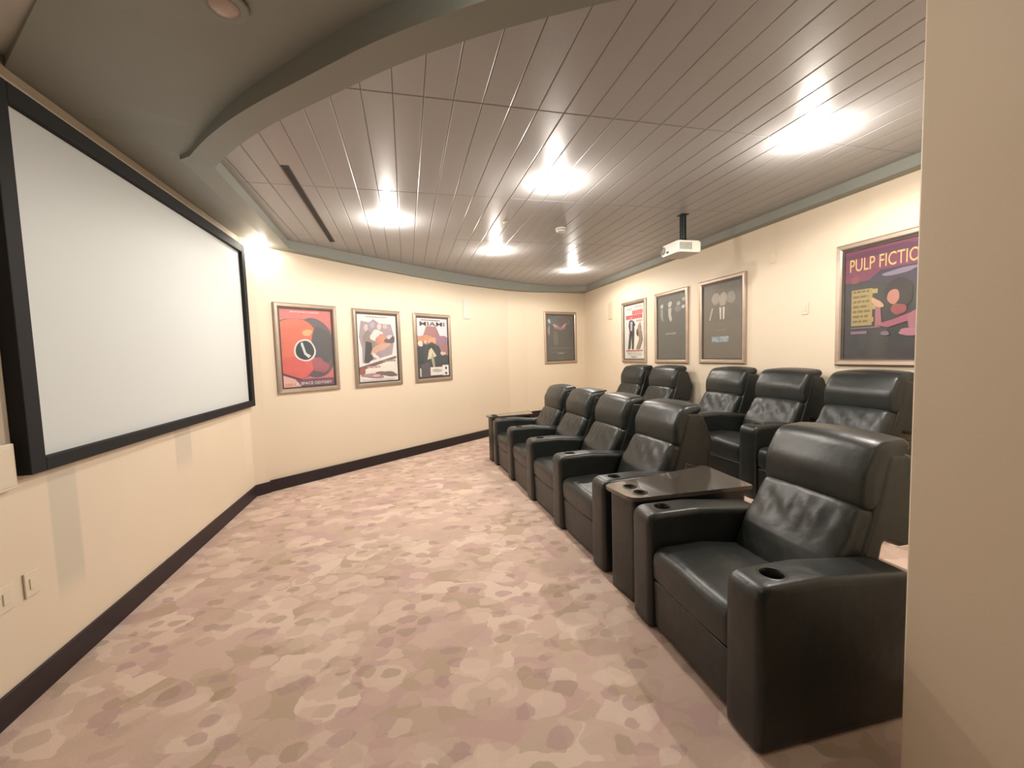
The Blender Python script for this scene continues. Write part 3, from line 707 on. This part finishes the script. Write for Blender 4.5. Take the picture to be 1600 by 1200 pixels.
flush('wall_plate', 'white plate low on the left wall at the very edge of the photo', 'wall plate', (-1.719, 2.22, .47), LN, .078, .115, .008, m_ivory, m_ivory, GP, toggle)
bx = thing('control_box', 'white wall box beside the lower left corner of the screen', 'wall box', (-1.72, 2.225, .985))
bm = bmesh.new(); box(bm, 0, .035, -.075, .075, 0, .20, .005); obj('housing', bm, m_ivory, bx)
bm = bmesh.new(); box(bm, .033, .039, -.06, .06, .015, .185, .002); obj('cover', bm, m_ivory, bx)

# ------------------------------------------------------------------ projector on its ceiling pole
pj = thing('projector', 'white projector hanging from the ceiling on a dark pole above the back row', 'projector', (2.86, 3.95, 2.5))
bm = bmesh.new(); pts = round_poly([(-.14, -.16, .02), (.135, -.16, .03), (.135, .165, .03), (-.14, .165, .06)], 5); prism(bm, [tuple(p) for p in pts], .0, .115)
es = [e for e in bm.edges if abs(e.verts[0].co.z-e.verts[1].co.z) < 1e-5]; bmesh.ops.bevel(bm, geom=es, offset=.012, segments=3, affect='EDGES')
obj('body', bm, m_plastic, pj, True)
bm = bmesh.new(); lathe(bm, [(0, 0), (.040, 0), (.040, .012), (.033, .014), (.030, .004), (0, .004)], 0, 0, 28)
ln = obj('lens_ring', bm, mat('grey_lens_ring', (140, 136, 130), .35), pj, True); ln.location = (-.139, .098, .062); ln.rotation_euler = (0, -pi/2, 0)
bm = bmesh.new(); lathe(bm, [(0, .013), (.014, .011), (.024, .007), (.030, .004), (0, .0035)], 0, 0, 24)
lz = obj('lens', bm, mat('lens_glass', (150, 150, 150), .08, spec=.8), ln, True)
bm = bmesh.new(); box(bm, -.1435, -.139, .005, .04, .022, .042, .002); obj('focus_window', bm, m_dark, pj)
bm = bmesh.new()
for k in range(9): x = -.125+k*.0165; box(bm, x, x+.008, -.1625, -.158, .025, .095)
obj('vent_grille', bm, mat('vent_grey', (118, 122, 116), .6), pj)
bm = bmesh.new(); lathe(bm, [(0, .112), (.065, .114), (.075, .122), (.07, .140), (.045, .158), (.036, .165), (0, .165)], .03, .0, 30); box(bm, -.03, .13, -.04, .04, .114, .122, .002)
obj('mount_plate', bm, m_pole, pj, True)
bm = bmesh.new(); lathe(bm, [(0, .16), (.034, .16), (.034, .42), (0, .42)], .03, 0, 20); box(bm, -.012, .072, -.045, .045, .412, .42, .002); obj('mount_pole', bm, m_pole, pj, True)

# ------------------------------------------------------------------ ceiling fittings
lamp_spots = [
    (2.718, 2.343, 'round recessed ceiling light nearest the pillar, over the right-hand seats', 1.0),
    (1.266, 3.384, 'round recessed ceiling light above the front row, middle of the tiled ceiling', 1.0),
    (-.111, 4.549, 'round recessed ceiling light above the red poster and the MIAMI poster', 1.0),
    (1.244, 5.672, 'round recessed ceiling light between the slot vent and the far corner', .9),
    (2.819, 6.799, 'round recessed ceiling light farthest from the camera, by the back corner', .9),
]
def downlight(x, y, z, label, k, lit=True, group='recessed ceiling lights'):
    t = thing('ceiling_light', label, 'ceiling light', (x, y, z), 0, group)
    bm = bmesh.new(); lathe(bm, [(.052, .004), (.052, -.004), (.060, -.008), (.085, -.004), (.088, .004)], 0, 0, 36); obj('trim_ring', bm, m_plastic if lit else m_ceil, t, True)
    bm = bmesh.new(); lathe(bm, [(.052, .002), (.052, -.006), (.042, -.016), (.022, -.022), (0, -.024)], 0, 0, 28); obj('bulb', bm, m_bulb if lit else m_can, t, True)
    if lit:
        ld = bpy.data.lights.new('lamp', 'SPOT'); ld.energy = LAMP_W*k; ld.color = LAMP_COL; ld.shadow_soft_size = .035
        ld.spot_size = radians(174); ld.spot_blend = .25
        lo = bpy.data.objects.new('lamp', ld); C.objects.link(lo); lo.parent = t; lo.location = (0, 0, -.065)
        lg = bpy.data.lights.new('lamp_glow', 'POINT'); lg.energy = LAMP_W*.38*k; lg.color = LAMP_COL; lg.shadow_soft_size = .035
        lo = bpy.data.objects.new('lamp_glow', lg); C.objects.link(lo); lo.parent = t; lo.location = (0, 0, -.10)
    return t
for x, y, lab, k in lamp_spots: downlight(x, y, ZT, lab, k)
downlight(.35, 1.20, 2.935, 'round recessed ceiling light above the camera, outside the curved border', .12)
downlight(-1.50, 5.30, 2.905, 'round ceiling light in the corner beside the screen, half hidden by the ceiling border', .14)
downlight(-.64, 1.99, 2.925, 'unlit round ceiling light in the dark ceiling in front of the screen', 1, lit=False)

sd = thing('smoke_detector', 'round white smoke detector on the tiled ceiling left of the projector', 'smoke detector', (1.77, 4.585, ZT))
bm = bmesh.new(); lathe(bm, [(0, 0), (.065, 0), (.065, -.012), (.058, -.016), (.056, -.03), (.045, -.042), (0, -.044)], 0, 0, 32); obj('housing', bm, m_plastic, sd, True)
bm = bmesh.new(); lathe(bm, [(.0575, -.018), (.0585, -.018), (.0580, -.022), (.0572, -.022)], 0, 0, 32); obj('vent_ring', bm, m_lip, sd, True)
bm = bmesh.new(); lathe(bm, [(0, -.043), (.008, -.044), (.008, -.049), (0, -.050)], .02, -.01, 14); obj('test_button', bm, m_plastic, sd, True)
bm = bmesh.new(); lathe(bm, [(0, .002), (.042, .002), (.042, -.003), (.038, -.006), (0, -.007)], 2.79, 4.593, 28)
bm.verts.ensure_lookup_table()
for v in bm.verts: v.co.z += ZT
tag(obj('blank_cover', bm, mat('taupe_cover', (196, 186, 172), .5), None, True), 'small round blank cover on the tiled ceiling left of the projector pole', 'ceiling cover')
sp = thing('sprinkler_head', 'small pendent sprinkler head in the tiled ceiling left of the smoke detector', 'sprinkler', (1.09, 4.455, ZT))
bm = bmesh.new(); lathe(bm, [(0, .002), (.026, .002), (.026, -.004), (.010, -.010), (0, -.010)], 0, 0, 24); obj('escutcheon', bm, m_plastic, sp, True)
bm = bmesh.new(); lathe(bm, [(0, -.008), (.006, -.010), (.005, -.035), (.016, -.036), (.016, -.039), (0, -.039)], 0, 0, 18); obj('deflector', bm, m_silver, sp, True)
sv = thing('slot_vent', 'long thin black slot vent in the ceiling by the screen side', 'air vent', (-.79, 4.452, ZT))
bm = bmesh.new(); box(bm, -.028, -.019, -1.01, 1.01, -.004, .003); box(bm, .019, .028, -1.01, 1.01, -.004, .003); box(bm, -.028, .028, -1.02, -1.005, -.004, .003); box(bm, -.028, .028, 1.005, 1.02, -.004, .003)
obj('frame', bm, m_dark, sv)
bm = bmesh.new(); box(bm, -.020, .020, -1.006, 1.006, -.001, .003); obj('slot', bm, m_slot, sv)
